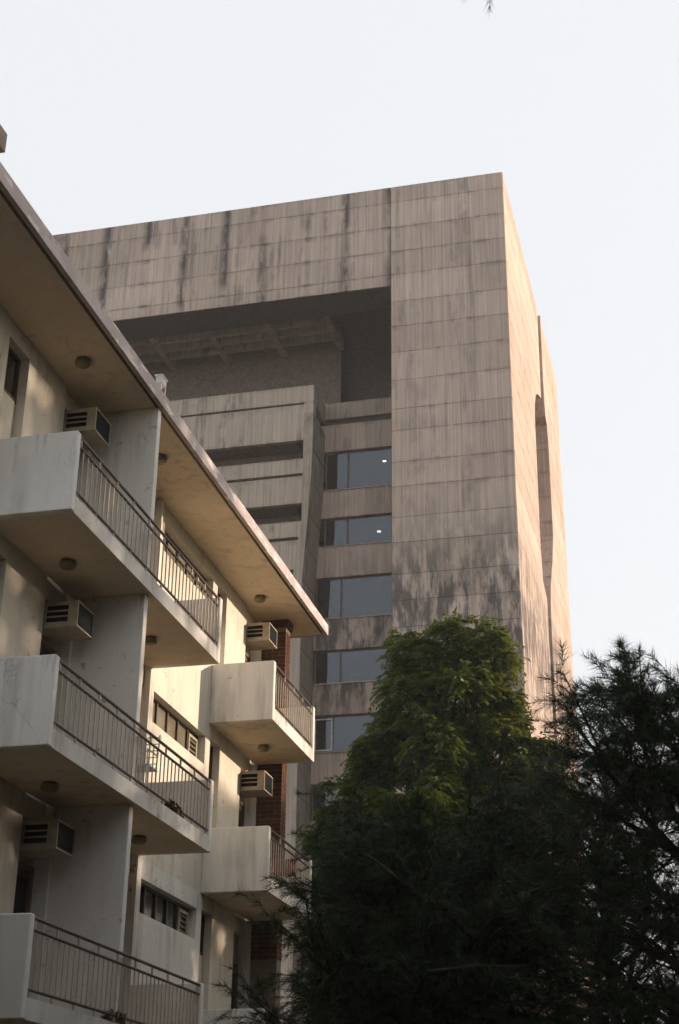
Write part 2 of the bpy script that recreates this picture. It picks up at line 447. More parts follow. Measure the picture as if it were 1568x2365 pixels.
def brick_pillar():
    x0, x1, y0, y1 = -8.42, -7.86, 27.10, 27.42
    pil = ap('brick_pillar', [(x0, x1 - 0.012, y0 + 0.012, y1 - 0.012, 0.0, ROOF - 0.004)], 'mortar')
    hs, L = 0.085, 0.235
    mesh = {}
    def brick(w, d):
        k = (round(w, 3), round(d, 3))
        if k not in mesh:
            bm = bmesh.new(); bx(bm, -w / 2, w / 2, -d / 2, d / 2, 0, hs - 0.013)
            bmesh.ops.bevel(bm, geom=bm.edges[:], offset=0.005, segments=1, affect='EDGES')
            me = bpy.data.meshes.new('brick'); bm.to_mesh(me); bm.free(); mesh[k] = me
        return mesh[k]
    z = 5.6; row = 0
    while z + hs < ROOF - 0.16:
        xs = [x0, x0 + 0.28, x1] if row % 2 else [x0, x0 + 0.14, x0 + 0.42, x1]
        for a, b in zip(xs[:-1], xs[1:]):
            wd = b - a - 0.012
            o = link('brick', brick(wd, 0.10), M['brick'], pil)
            o.location = ((a + b) / 2 + rnd.uniform(-.002, .002), y0 + 0.05 + rnd.uniform(-.003, .003), z)
        for k in range(2):
            o = link('brick', brick(0.10, 0.10), M['brick'], pil)
            o.location = (x1 - 0.05 + rnd.uniform(-.003, .003), y0 + 0.155 + k * 0.112, z)
        z += hs; row += 1
    ap('pillar_cap', [(x0 - 0.02, x1 + 0.04, y0 - 0.04, y1 + 0.04, ROOF - 0.15, ROOF - 0.004)], 'rail', pil)
brick_pillar()

def flat(y0, pil0, pil1, rec1, endwall):
    """one flat per floor: recessed window, pilaster, door recess"""
    for i, b in enumerate(BASE):
        sl = b + 0.22
        top = (BASE[i + 1] if i < 3 else ROOF)
        t2 = top - 0.002
        ap('pilaster', [(PR + 0.001, P0, pil0, pil1, b, t2)], 'cream')
        # recessed window with a plain panel below and a lintel above
        a0, a1 = y0, pil0
        ap('lintel', [(PR + 0.001, P0 - 0.005, a0, a1, b + 2.74, t2)], 'cream')
        wn = ap('window', [(PR + 0.002, PR + 0.045, a0, a0 + 0.045, b + 2.05, b + 2.74), (PR + 0.002, PR + 0.045, a1 - 0.045, a1, b + 2.05, b + 2.74),
                           (PR + 0.002, PR + 0.045, a0 + 0.045, a1 - 0.045, b + 2.05, b + 2.10), (PR + 0.002, PR + 0.045, a0 + 0.045, a1 - 0.045, b + 2.70, b + 2.74)], 'wood')
        ap('pane', [(PR + 0.003, PR + 0.012, a0 + 0.046, a1 - 0.046, b + 2.101, b + 2.699)], 'dglass', wn)
        ap('panel', [(PR + 0.001, PR + 0.05, a0, a1 - 0.05, sl, b + 2.05)], 'cream')
        # door
        d0, d1 = pil1 + 0.04, min(pil1 + 0.74, rec1 - 0.1)
        dr = ap('door', [(PR + 0.002, PR + 0.035, d0 + 0.05, d1 - 0.05, sl, b + 2.12)], 'wood')
        ap('door_frame', [(PR + 0.002, PR + 0.06, d0, d0 + 0.05, sl, b + 2.17), (PR + 0.002, PR + 0.06, d1 - 0.05, d1, sl, b + 2.17), (PR + 0.002, PR + 0.06, d0 + 0.05, d1 - 0.05, b + 2.12, b + 2.17)], 'frame', dr)
        ap('door_panel', [(PR + 0.035, PR + 0.045, d0 + 0.13, d1 - 0.13, sl + 0.15, b + 1.05)], 'wood', dr)
        ap('door_panel', [(PR + 0.035, PR + 0.045, d0 + 0.13, d1 - 0.13, b + 1.2, b + 2.0)], 'black', dr)
        ap('handle', [(PR + 0.035, PR + 0.075, d1 - 0.10, d1 - 0.08, b + 1.2, b + 1.32)], 'alu', dr)
        ap('jamb', [(PR + 0.001, -8.37, rec1 - 0.075, rec1 - 0.001, sl, t2 - 0.01)], 'white')
        ap('lintel', [(PR + 0.001, P0 - 0.06, pil1, rec1 - 0.076, b + 2.72, t2)], 'cream')
flat(15.34, 15.97, 17.19, 18.08, 0)
flat(18.33, 18.93, 20.18, 21.20, 0)
flat(24.33, 24.90, 26.17, 27.10, 1)
for i, b in enumerate(BASE):
    top = (BASE[i + 1] if i < 3 else ROOF) - 0.003
    ap('partition_wall', [(PR + 0.001, -7.33, 18.08, 18.21, b + (0.22 if i else 0), top)], 'white', bevel=0.008)
    ap('wall', [(PR + 0.001, P0, 18.21, 18.33, b, top)], 'cream')

BALM = {}
def balcony(y0, y1, b, i):
    """slab with closed ends and a steel railing"""
    T = 0.12
    sl = ap('balcony', [(P0 + 0.001, XB - 0.001, y0 + 0.001, y1 - 0.001, b, b + 0.20)], 'ceiling')
    ap('slab_edge', [(XB - 0.0009, XB + 0.012, y0 + T, y1 - T, b - 0.004, b + 0.225)], 'edge', sl)
    ap('floor_finish', [(P0 + 0.002, XB - 0.002, y0 + T, y1 - T, b + 0.2002, b + 0.221)], 'terrazzo', sl)
    for a, c in ((y0, y0 + T), (y1 - T, y1)):
        ap('parapet', [(P0 + 0.002, XB + 0.015, a, c, b - 0.002, b + 1.10)], 'white', sl, 0.012)
    a, c = y0 + T, y1 - T
    def bar(nm, z, r, x=XB - 0.02): return tube_ob(nm, [([(x, a - 0.02, z), (x, c + 0.02, z)], [r, r])], M['rail'], sl, 8)
    bar('handrail', b + 1.07, 0.022); bar('middle_rail', b + 0.945, 0.019); bar('lower_rail', b + 0.315, 0.019)
    n = max(2, round((c - a) / 0.62))
    for k in range(n + 1):
        y = a + 0.08 + (c - a - 0.16) * k / n
        ap('post', [(XB - 0.032, XB - 0.008, y - 0.012, y + 0.012, b + 0.945, b + 1.06)], 'bal', sl)
        ap('post', [(XB - 0.032, XB - 0.008, y - 0.012, y + 0.012, b + 0.22, b + 0.315)], 'bal', sl)
    m = round((c - a) / 0.150)
    if 'b' not in BALM:
        bm = bmesh.new(); bx(bm, -0.008, 0.008, -0.008, 0.008, 0, 0.63)
        me = bpy.data.meshes.new('baluster'); bm.to_mesh(me); bm.free(); me.materials.append(M['bal']); BALM['b'] = me
    for k in range(m + 1):
        o = link('baluster', BALM['b'], None, sl)
        o.location = (XB - 0.02, a + 0.03 + (c - a - 0.06) * k / m, b + 0.315)
    return sl
for i, b in enumerate(BASE):
    if i == 0: continue
    balcony(15.21, 21.19, b, i)
    balcony(24.22, 27.14, b, i)

# ---- air conditioners
def aircon(y0, b, label, tilt=0.0):
    o = empty('air_conditioner', (-8.56, y0, b + 2.27)); tag(o, label, 'air conditioner', 'window air conditioners above the balcony doors')
    W, D, H = 0.56, 0.60, 0.37
    def p(nm, boxes, mat, par=None): return ob(nm, boxes, M[mat], par or o)
    cs = p('casing', [(0, D - 0.012, 0.012, W, 0, 0.014), (0, D - 0.012, 0.012, W, H - 0.014, H), (0, D - 0.012, W - 0.012, W, 0.014, H - 0.014),
                 (0, 0.14, 0.0, 0.012, 0, H), (0.46, D - 0.012, 0.0, 0.012, 0, H), (0.14, 0.46, 0.0, 0.012, 0, 0.075), (0.14, 0.46, 0.0, 0.012, H - 0.055, H)], 'acbody')
    p('coil', [(0.0, D - 0.05, 0.05, W - 0.02, 0.016, H - 0.016)], 'black')
    for k in range(2):
        z = 0.075 + (H - 0.13) * (k + 1) / 3
        p('louvre', [(0.141, 0.459, -0.004, 0.02, z - 0.009, z + 0.009)], 'acbody', cs)
    p('grille_frame', [(D - 0.012, D, 0, W, 0, 0.022), (D - 0.012, D, 0, W, H - 0.022, H), (D - 0.012, D, 0, 0.022, 0.022, H - 0.022), (D - 0.012, D, W - 0.022, W, 0.022, H - 0.022)], 'acbody')
    fin = p('condenser', [(D - 0.045, D - 0.02, 0.022, W - 0.022, 0.022, H - 0.022)], 'acfin')
    for k in range(14):
        y = 0.04 + (W - 0.08) * k / 13
        p('fin', [(D - 0.0198, D - 0.010, y - 0.003, y + 0.003, 0.025, H - 0.025)], 'acfin', fin)
    tube_ob('drain_hose', [([(0.1, 0.08, 0.0), (0.06, 0.05, -0.15), (0.02, 0.03, -0.6), (0.02, 0.02, -1.3)], [0.009] * 4)], M['curtain'], o, 6)
    return o
aircon(17.27, BASE[3], 'air conditioner under the roof overhang, above the near top balcony')
aircon(17.27, BASE[2], 'air conditioner above the door of the near middle balcony')
aircon(17.27, BASE[1], 'air conditioner in deep shade above the near lowest balcony')
aircon(26.24, BASE[3], 'sunlit air conditioner beside the brick pillar under the roof corner')
aircon(26.24, BASE[2], 'air conditioner under the far sunlit balcony, beside casuarina twigs')

# ---- ceiling lamps
def lamp(x, y, z, label):
    o = empty('ceiling_lamp', (x, y, z)); tag(o, label, 'lamp', 'round lamps under the balconies and roof')
    tube_ob('base_plate', [([(0, 0, 0.002), (0, 0, -0.03)], [0.095, 0.095])], M['lampb'], o, 20)
    prof = [(0.105, -0.03), (0.115, -0.055), (0.108, -0.085), (0.085, -0.108), (0.04, -0.118), (0.005, -0.12)]
    tube_ob('glass_dome', [([(0, 0, z) for r, z in prof], [r for r, z in prof])], M['lamp'], o, 20)
    return o
lamp(-7.9, 16.54, ROOF, 'round lamp under the roof, above the near top balcony')
lamp(-7.93, 16.75, BASE[3], 'round lamp under the near top balcony')
lamp(-7.93, 16.85, BASE[2], 'round lamp under the near middle balcony')
lamp(-7.87, 19.62, ROOF, 'round lamp just behind the partition wall, under the roof')
lamp(-7.9, 19.8, BASE[3], 'round lamp behind the partition wall, under the top balcony')
lamp(-7.9, 19.93, BASE[2], 'round lamp behind the partition wall, under the middle balcony')
lamp(-8.03, 25.75, ROOF, 'round lamp under the sunlit far end of the roof')
lamp(-7.88, 25.83, BASE[3], 'round lamp under the far sunlit balcony')

# ---- things on the roof and balconies
o = empty('roof_vent', (-7.50, 18.42, ROOF + 0.19)); tag(o, 'small white metal vent box on legs above the roof edge', 'vent')
for lx in (-0.05, 0.038):
    for ly in (0.01, 0.18): ob('leg', [(lx, lx + 0.012, ly, ly + 0.012, 0, 0.48)], M['metalw'], o)
ob('box', [(-0.05, 0.05, 0.0, 0.20, 0.45, 0.57)], M['alu'], o); ob('top_plate', [(-0.065, 0.065, -0.015, 0.215, 0.57, 0.585)], M['metalw'], o)

o = empty('chair', (-7.45, 18.75, BASE[2] + 0.221)); tag(o, 'white tubular metal chair on the middle balcony behind the railing', 'chair')
R = 0.012
for sx in (-0.13, 0.13):
    tube_ob('back_leg', [([(sx, 0.20, 0), (sx, 0.16, 0.45), (sx, 0.24, 0.98)], [R, R, R])], M['metalw'], o, 6)
    tube_ob('front_leg', [([(sx, -0.20, 0), (sx, -0.18, 0.44)], [R, R])], M['metalw'], o, 6)
    tube_ob('armrest', [([(sx, 0.19, 0.66), (sx, -0.20, 0.66), (sx, -0.18, 0.44)], [R, R, R])], M['metalw'], o, 6)
ob('seat', [(-0.15, 0.15, -0.2, 0.18, 0.435, 0.455)], M['metalw'], o)
for k in range(5):
    z = 0.55 + k * 0.1
    tube_ob('back_slat', [([(-0.13, 0.175 + (z - 0.45) * 0.15, z), (0.13, 0.175 + (z - 0.45) * 0.15, z)], [0.008, 0.008])], M['metalw'], o, 6)

def dry_plant(x, y, z, n, label):
    o = empty('dry_plant', (x, y, z)); tag(o, label, 'plant')
    paths = []
    for k in range(n):
        a = rnd.uniform(0, 6.28); l = rnd.uniform(0.12, 0.3); h = rnd.uniform(0.02, 0.16)
        p0 = (rnd.uniform(-.05, .05), rnd.uniform(-.25, .25), 0.0)
        p1 = (p0[0] + math.cos(a) * l * .3, p0[1] + math.sin(a) * l * .6, h)
        p2 = (p0[0] + math.cos(a) * l * .5, p0[1] + math.sin(a) * l, h * rnd.uniform(.4, 1.1))
        paths.append(([p0, p1, p2], [0.007, 0.005, 0.002]))
    tube_ob('stem', paths, M['dry'], o, 4)
    V = []
    for k in range(n * 5):
        c = np.array([rnd.uniform(-.07, .07), rnd.uniform(-.3, .3), rnd.uniform(0.0, .14)])
        d = rng.normal(size=3) * 0.03; e = rng.normal(size=3) * 0.02
        V += [c - d, c + e, c + d, c - e]
    tri_ob('foliage', np.array(V), 4, M['dry'], o)
dry_plant(-7.31, 19.6, BASE[2] + 0.222, 26, 'dry brown twigs lying on the middle balcony edge')
dry_plant(-7.31, 18.0, BASE[1] + 0.222, 20, 'dead plant on the lowest balcony edge')

# red cloth over the far parapet of the middle balcony
V = []; nx, ns = 10, 12
bm = bmesh.new(); grid = []
for a in range(nx + 1):
    rowv = []
    for k in range(ns + 1):
        s = (k / ns - 0.5) * 0.8
        yy = 27.08 + (0.085 if s > 0.07 else -0.085 if s < -0.07 else s / 0.07 * 0.085)
        zz = BASE[2] + 1.115 - max(0, abs(s) - 0.07) + 0.006 * math.sin(a * 1.7 + k)
        rowv.append(bm.verts.new((-8.25 + 0.075 * a, yy + 0.008 * math.sin(a * 2.1), zz)))
    grid.append(rowv)
for a in range(nx):
    for k in range(ns): bm.faces.new((grid[a][k], grid[a + 1][k], grid[a + 1][k + 1], grid[a][k + 1]))
bmesh.ops.solidify(bm, geom=bm.faces[:], thickness=0.006)
me = bpy.data.meshes.new('red_cloth'); bm.to_mesh(me); bm.free()
tag(link('red_cloth', me, M['red']), 'faded red cloth hung over the far middle balcony end', 'cloth')

# ------------------------------------------------------------------ concrete tower
TW = empty('concrete_tower')
tag(TW, 'tall brutalist tower of streaked board-marked concrete with portal frame', 'tower')
YT, YK, YR = 61.5, 63.6, 66.0
C0 = 1.6
XC, XP, XL = -6.96, -12.86, -40.0
TOPZ = C0 + 48.09
def tw(name, boxes, mat, parent=None, bevel=0.0): return ob(name, boxes, M[mat], parent or TW, bevel)
def sx_(y): return XC + 0.0142 * (y - 61.5)
SOF = C0 + 41.96
beam = tw('portal_beam', [(XL, XP, YT + 0.05, YK, SOF + 0.002, TOPZ - 0.02)], 'joint')
pier = tw('portal_pier', [(XP, XC - 0.06, YT + 0.05, YT + 0.8, 0, TOPZ - 0.02), (XP, XP + 1.0, YT + 0.8, 72, 0, TOPZ - 0.02)], 'joint')
rel = [48.09, 47.1, 45.5, 44.0, 42.6, 40.96, 39.5, 38.0, 36.4, 34.8, 33.6, 31.9, 30.6, 29.0, 27.7, 26.1, 24.8, 23.5, 21.9, 20.6, 19.0, 17.6, 16.1, 14.6, 13.1, 11.6, 10.1]
seam = [C0 + v for v in rel]
G = 0.02
def panel(name, x0, x1, y0, y1, z0, z1, parent, axis, mat='conc'):
    j = rnd.uniform(0, 0.006)
    if axis == 'y': bxs = (x0 + 0.003, x1 - 0.003, y0 + j, y1, z0 + G / 2, z1 - G / 2)
    else: bxs = (x0, x1 + j, y0 + 0.006, y1 - 0.006, z0 + G / 2, z1 - G / 2)
    return ob(name, [bxs], M[mat], parent)
# pier face
for k in range(len(seam) - 1):
    for a, b in ((XP + 0.025, -10.65), (-10.65, -8.55), (-8.55, XC - 0.03)):
        panel('panel', a, b, YT, YT + 0.07, seam[k + 1], seam[k], pier, 'y')
ob('wall', [(XP, XC - 0.03, YT, YT + 0.07, 0, seam[-1] - 0.02)], M['conc'], pier)
# beam face
bseam = [C0 + v for v in (48.09, 47.1, 45.55, 44.05, 42.62, 41.96)]
xs = [XP + 0.0]
while xs[-1] > XL: xs.append(xs[-1] - rnd.choice((2.1, 2.35, 2.5)))
for k in range(len(bseam) - 1):
    for a, b in zip(xs[1:], xs[:-1]):
        if a < -33: continue
        panel('panel', a, b, YT, YT + 0.07, bseam[k + 1], bseam[k], beam, 'y', 'conc_beam')
ob('wall', [(XL, [x for x in xs if x >= -33][-1] - 0.01, YT, YT + 0.07, SOF, TOPZ)], M['conc_beam'], beam)
# side wall in two leaves with the slot between them
slotL = [(49.7, 75.0), (43.5, 74.6), (43.3, 74.1), (42.9, 73.0), (42.2, 71.9), (41.2, 71.2), (40.2, 70.9), (39.0, 70.85), (35.0, 70.6), (32.3, 70.5), (30.6, 70.9), (30.2, 72.3), (28.0, 72.3), (20.0, 72.3), (0.0, 72.3)]
slotR = [(49.7, 75.55), (43.6, 75.3), (42.8, 75.5), (42.5, 76.1), (41.5, 76.4), (38.0, 76.3), (35.5, 76.2), (33.6, 75.2), (31.5, 73.6), (30.0, 73.0), (27.0, 72.75), (20.0, 72.7), (0.0, 72.9)]
YF = 83.4
def interp(tab, z):
    for (za, ya), (zb, yb) in zip(tab[:-1], tab[1:]):
        if zb <= z <= za: return ya + (yb - ya) * (za - z) / max(1e-6, za - zb)
    return tab[-1][1]
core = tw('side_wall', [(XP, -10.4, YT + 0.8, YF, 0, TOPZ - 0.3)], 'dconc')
def outer(y): return sx_(y)
def side_leaf(zc0, zc1, near):
    """one lift of the side wall, the slot edge following the traced curve"""
    zz = sorted({zc0 + G / 2, zc1 - G / 2} | {z for z, _ in (slotL if near else slotR) if zc0 + .05 < z < zc1 - .05})
    if near:
        pts = [(YT + 0.071, zz[0])] + [(interp(slotL, z), z) for z in zz] + [(YT + 0.071, zz[-1])]
    else:
        pts = [(interp(slotR, z), z) for z in zz] + [(YF, zz[-1]), (YF, zz[0])]
    prism('panel', pts, -10.38, None, M['conc'], core, xf=(lambda y: sx_(y)) if near else (lambda y: sx_(y) + 0.10))
sd = [TOPZ] + [z for z in seam[1:]] 
for k in range(len(sd) - 1):
    side_leaf(sd[k + 1], sd[k], True); side_leaf(sd[k + 1], sd[k], False)
side_leaf(0.0, sd[-1], True); side_leaf(0.0, sd[-1], False)
# back of the tower volume, roof and interior faces that close it
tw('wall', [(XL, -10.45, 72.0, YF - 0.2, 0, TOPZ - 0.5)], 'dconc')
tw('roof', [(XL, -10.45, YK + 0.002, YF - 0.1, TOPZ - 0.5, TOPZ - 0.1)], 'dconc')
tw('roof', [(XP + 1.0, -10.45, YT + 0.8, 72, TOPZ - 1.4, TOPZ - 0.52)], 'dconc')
# coffered ceiling of the sky terrace
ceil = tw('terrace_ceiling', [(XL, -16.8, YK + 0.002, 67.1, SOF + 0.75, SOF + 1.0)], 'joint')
for x in (-16.8, -20.0, -23.25, -26.5, -29.7, -33.0):
    tw('rib', [(x - 0.17, x + 0.17, YK + 0.002, 67.099, SOF, SOF + 0.749)], 'conc2', ceil)
for y in (64.35, 65.2, 66.05):
    for a, b in ((-33.0, -29.7), (-29.7, -26.5), (-26.5, -23.25), (-23.25, -20.0), (-20.0, -16.8)):
        tw('cross_rib', [(a + 0.171, b - 0.171, y - 0.09, y + 0.09, SOF + 0.06, SOF + 0.748)], 'conc2', ceil)
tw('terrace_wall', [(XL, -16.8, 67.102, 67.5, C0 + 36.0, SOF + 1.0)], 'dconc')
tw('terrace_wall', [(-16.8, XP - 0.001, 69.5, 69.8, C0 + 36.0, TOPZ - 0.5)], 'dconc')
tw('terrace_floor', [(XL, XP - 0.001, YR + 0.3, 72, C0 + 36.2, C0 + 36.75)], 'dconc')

# inner block with slotted balconies
XBK, XBK2 = -17.34, -17.74
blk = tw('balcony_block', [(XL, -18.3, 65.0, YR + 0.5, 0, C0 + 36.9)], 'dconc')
solid = [(37.93, 36.96), (36.84, 34.79), (33.73, 32.91), (32.75, 31.25), (30.27, 29.43), (29.25, 27.69)]
z = 26.72
while z > 6:
    solid += [(z, z - 0.85), (z - 1.02, z - 2.55)]; z -= 3.53
for i, (a, b) in enumerate(solid):
    thick = 0.25
    tw('band', [(XL, -17.84, YK, YK + thick, C0 + b, C0 + a)], 'conc2', blk)
    nm = a - b
    # balcony floor behind the taller bands
    if nm > 1.2: tw('balcony_floor', [(XL, -18.3, YK + thick + 0.001, 65.0, C0 + b + 0.02, C0 + b + 0.3)], 'dconc', blk)
    nxt = solid[i + 1][0] if i + 1 < len(solid) else b
    if b - nxt < 0.3: tw('slit_back', [(XL, -17.84, YK + 0.16, YK + 0.2, C0 + nxt, C0 + b)], 'joint', blk)
def col_shape():
    pts = [(-18.25, 0.0), (-17.74, 0.0), (-17.74, C0 + 27.0), (-17.38, C0 + 33.0), (XBK, C0 + 36.2), (XBK, C0 + 36.3), (-17.838, C0 + 36.3), (-17.838, C0 + 30.5), (-18.25, C0 + 27.0)]
    bm = bmesh.new()
    a = [bm.verts.new((x, YK - 0.006, z)) for x, z in pts]; b = [bm.verts.new((x, YR - 0.002, z)) for x, z in pts]
    bm.faces.new(a); bm.faces.new(b[::-1])
    for k in range(len(pts)): bm.faces.new((a[k], b[k], b[(k + 1) % len(pts)], a[(k + 1) % len(pts)]))
    bmesh.ops.recalc_face_normals(bm, faces=bm.faces[:])
    me = bpy.data.meshes.new('corner_column'); bm.to_mesh(me); bm.free()
    return link('corner_column', me, M['conc2'], blk)
col_shape()
tw('column_head', [(-17.838, XBK, YK - 0.006, YK + 0.55, C0 + 36.302, C0 + 36.96)], 'conc2', blk)
tw('block_parapet', [(-17.838, XBK, YK - 0.006, YR - 0.002, C0 + 36.962, C0 + 37.93)], 'conc2', blk)
tw('block_parapet', [(XL, -17.84, YR + 0.002, YR + 0.25, C0 + 36.5, C0 + 37.8)], 'conc2', blk)
# grooves on the return face
for z in [36.0 - 1.765 * k for k in range(15)]:
    xx = XBK if z > 33 else -17.38 - (33 - z) * 0.06 if z > 27 else -17.74
    tw('joint', [(xx - 0.02, xx + 0.006, YK + 0.02, YR - 0.02, C0 + z, C0 + z + 0.035)], 'joint', blk)

# window wall
ww = tw('window_wall', [(-18.2, XP - 0.001, YR, YR + 0.3, C0 + 37.14, C0 + 38.09)], 'conc2')
wins = [(35.22, 33.0), (31.42, 29.85), (28.14, 25.95), (24.3, 22.6), (21.0, 19.2), (17.66, 15.9), (14.2, 12.4), (10.7, 9.0)]
prev = 36.79
tw('slot_back', [(-18.2, XP - 0.001, YR + 0.2, YR + 0.3, C0 + 36.79, C0 + 37.14)], 'joint', ww)
for wi, (a, b) in enumerate(wins):
    for x0, x1 in ((-18.2, -15.2), (-15.2, XP - 0.001)):
        panel('spandrel', x0, x1, YR, YR + 0.25, C0 + a - G / 2, C0 + prev + G / 2, ww, 'y')
    prev = b
    x0, x1 = (XBK if wi < 2 else XBK2) + 0.02, XP - 0.001
    W = x1 - x0; zf0, zf1 = C0 + b, C0 + a; yf = YR + 0.16
    wn = tw('window', [(x0, x1, yf, yf + 0.07, zf0, zf0 + 0.07), (x0, x1, yf, yf + 0.07, zf1 - 0.07, zf1),
                       (x0, x0 + 0.08, yf, yf + 0.07, zf0 + 0.07, zf1 - 0.07), (x1 - 0.06, x1, yf, yf + 0.07, zf0 + 0.07, zf1 - 0.07)], 'frame', ww)
    cuts = [x0 + 0.08, x0 + W * (0.27 if wi < 4 else 0.2), x0 + W * 0.88, x1 - 0.06]
    for c in cuts[1:3]: tw('mullion', [(c - 0.045, c + 0.045, yf - 0.01, yf + 0.08, zf0 + 0.07, zf1 - 0.07)], 'frame', wn)
    for k in range(3):
        tw('pane', [(cuts[k] + (0.046 if k else 0), cuts[k + 1] - (0.046 if k < 2 else 0), yf + 0.03, yf + 0.04, zf0 + 0.071, zf1 - 0.071)], 'glass', wn)
    if wi in (1, 4):
        tw('curtain', [(cuts[1] - 0.5, cuts[1] - 0.05, yf + 0.2, yf + 0.24, zf0 + 0.08, zf1 - 0.1)], 'curtain', wn)
    if wi == 4:
        tw('casement', [(cuts[0], cuts[1], yf - 0.03, yf - 0.012, zf0 + 0.08, zf0 + 0.15), (cuts[0], cuts[1], yf - 0.03, yf - 0.012, zf1 - 0.2, zf1 - 0.13),
                        (cuts[0], cuts[0] + 0.07, yf - 0.03, yf - 0.012, zf0 + 0.15, zf1 - 0.2), (cuts[1] - 0.07, cuts[1], yf - 0.03, yf - 0.012, zf0 + 0.15, zf1 - 0.2)], 'alu', wn)
    for k, f in {2: [(0, .5), (1, .12)], 3: [(1, .3)], 4: [(2, .6)], 5: [(0, .8), (1, .45)]}.get(wi, []):
        tw('blind', [(cuts[k] + 0.06, cuts[k + 1] - 0.06, yf + 0.14, yf + 0.16, zf1 - 0.08 - f * (a - b - 0.16), zf1 - 0.08)], 'curtain', wn)
    tw('sill', [(x0, x1, YR - 0.05, YR + 0.155, zf0 - 0.06, zf0 - 0.004)], 'conc2', wn)
    tw('room_ceiling', [(-18.2, XP - 0.002, YR + 0.31, 70.4, zf1 + 0.02, zf1 + 0.2)], 'curtain', wn)
tw('room_back', [(-18.2, XP - 0.002, 70.5, 70.8, 0, C0 + 36.1)], 'dconc')
ob('wall', [(-18.2, XP - 0.001, YR, YR + 0.25, 0, C0 + 8.9)], M['conc2'], ww)
# lit ceiling lamps seen through the glass
em = bpy.data.materials.new('lit_tube'); em.use_nodes = True
em.node_tree.nodes['Principled BSDF'].inputs['Emission Color'].default_value = (1, 0.95, 0.8, 1)
em.node_tree.nodes['Principled BSDF'].inputs['Emission Strength'].default_value = 6.0
def lit(x, y, z, label):
    o = empty('office_lamp', (x, y, z)); tag(o, label, 'lamp', 'lit lamps inside the tower offices')
    ob('housing', [(-0.10, 0.10, -0.08, 0.08, -0.04, -0.001)], M['alu'], o)
    ob('lens', [(-0.08, 0.08, -0.06, 0.06, -0.06, -0.0405)], em, o)
lit(-14.5, 67.6, C0 + 35.22 + 0.02, 'lit lamp inside the highest tower window')
lit(-14.9, 68.1, C0 + 31.42 + 0.02, 'lit lamp inside the second highest tower window')
lit(-14.35, 67.6, C0 + 24.3 + 0.02, 'lit lamp in the tower window beside the leafy treetop')
tube_ob('vent_pipe', [([(-20.3, YT + 0.6, TOPZ - 0.1), (-20.3, YT + 0.6, TOPZ + 0.25), (-20.2, YT + 0.6, TOPZ + 0.3)], [0.05, 0.05, 0.06])], M['red'], TW, 8)

# ------------------------------------------------------------------ trees
def nrm(v): return v / np.maximum(1e-9, np.linalg.norm(v, axis=-1, keepdims=True))

def plumes(B, D, L, nn, nl, w, spread=0.55, droop=0.3):
    """feathery sprays: B bases, D directions, L lengths; nn needles each (one sliver triangle per needle)"""
    n = len(B)
    t = rng.random((n, nn, 1)) ** 0.8
    P = B[:, None] + D[:, None] * (L[:, None, None] * t)
    P[..., 2] -= droop * (t[..., 0] ** 2) * L[:, None]
    r = rng.normal(size=(n, nn, 3))
    d = nrm(D[:, None] * (1 - spread * 0.45) + nrm(r) * spread + np.array([0, 0, -0.25]))
    l = nl * (1.1 - 0.55 * t) * rng.uniform(0.6, 1.2, (n, nn, 1))
    s = nrm(np.cross(d, rng.normal(size=(n, nn, 3)))) * (w * rng.uniform(0.7, 1.3, (n, nn, 1)))
    tri = np.stack([P - s, P + s, P + d * l], axis=2)
    return tri.reshape(-1, 3)

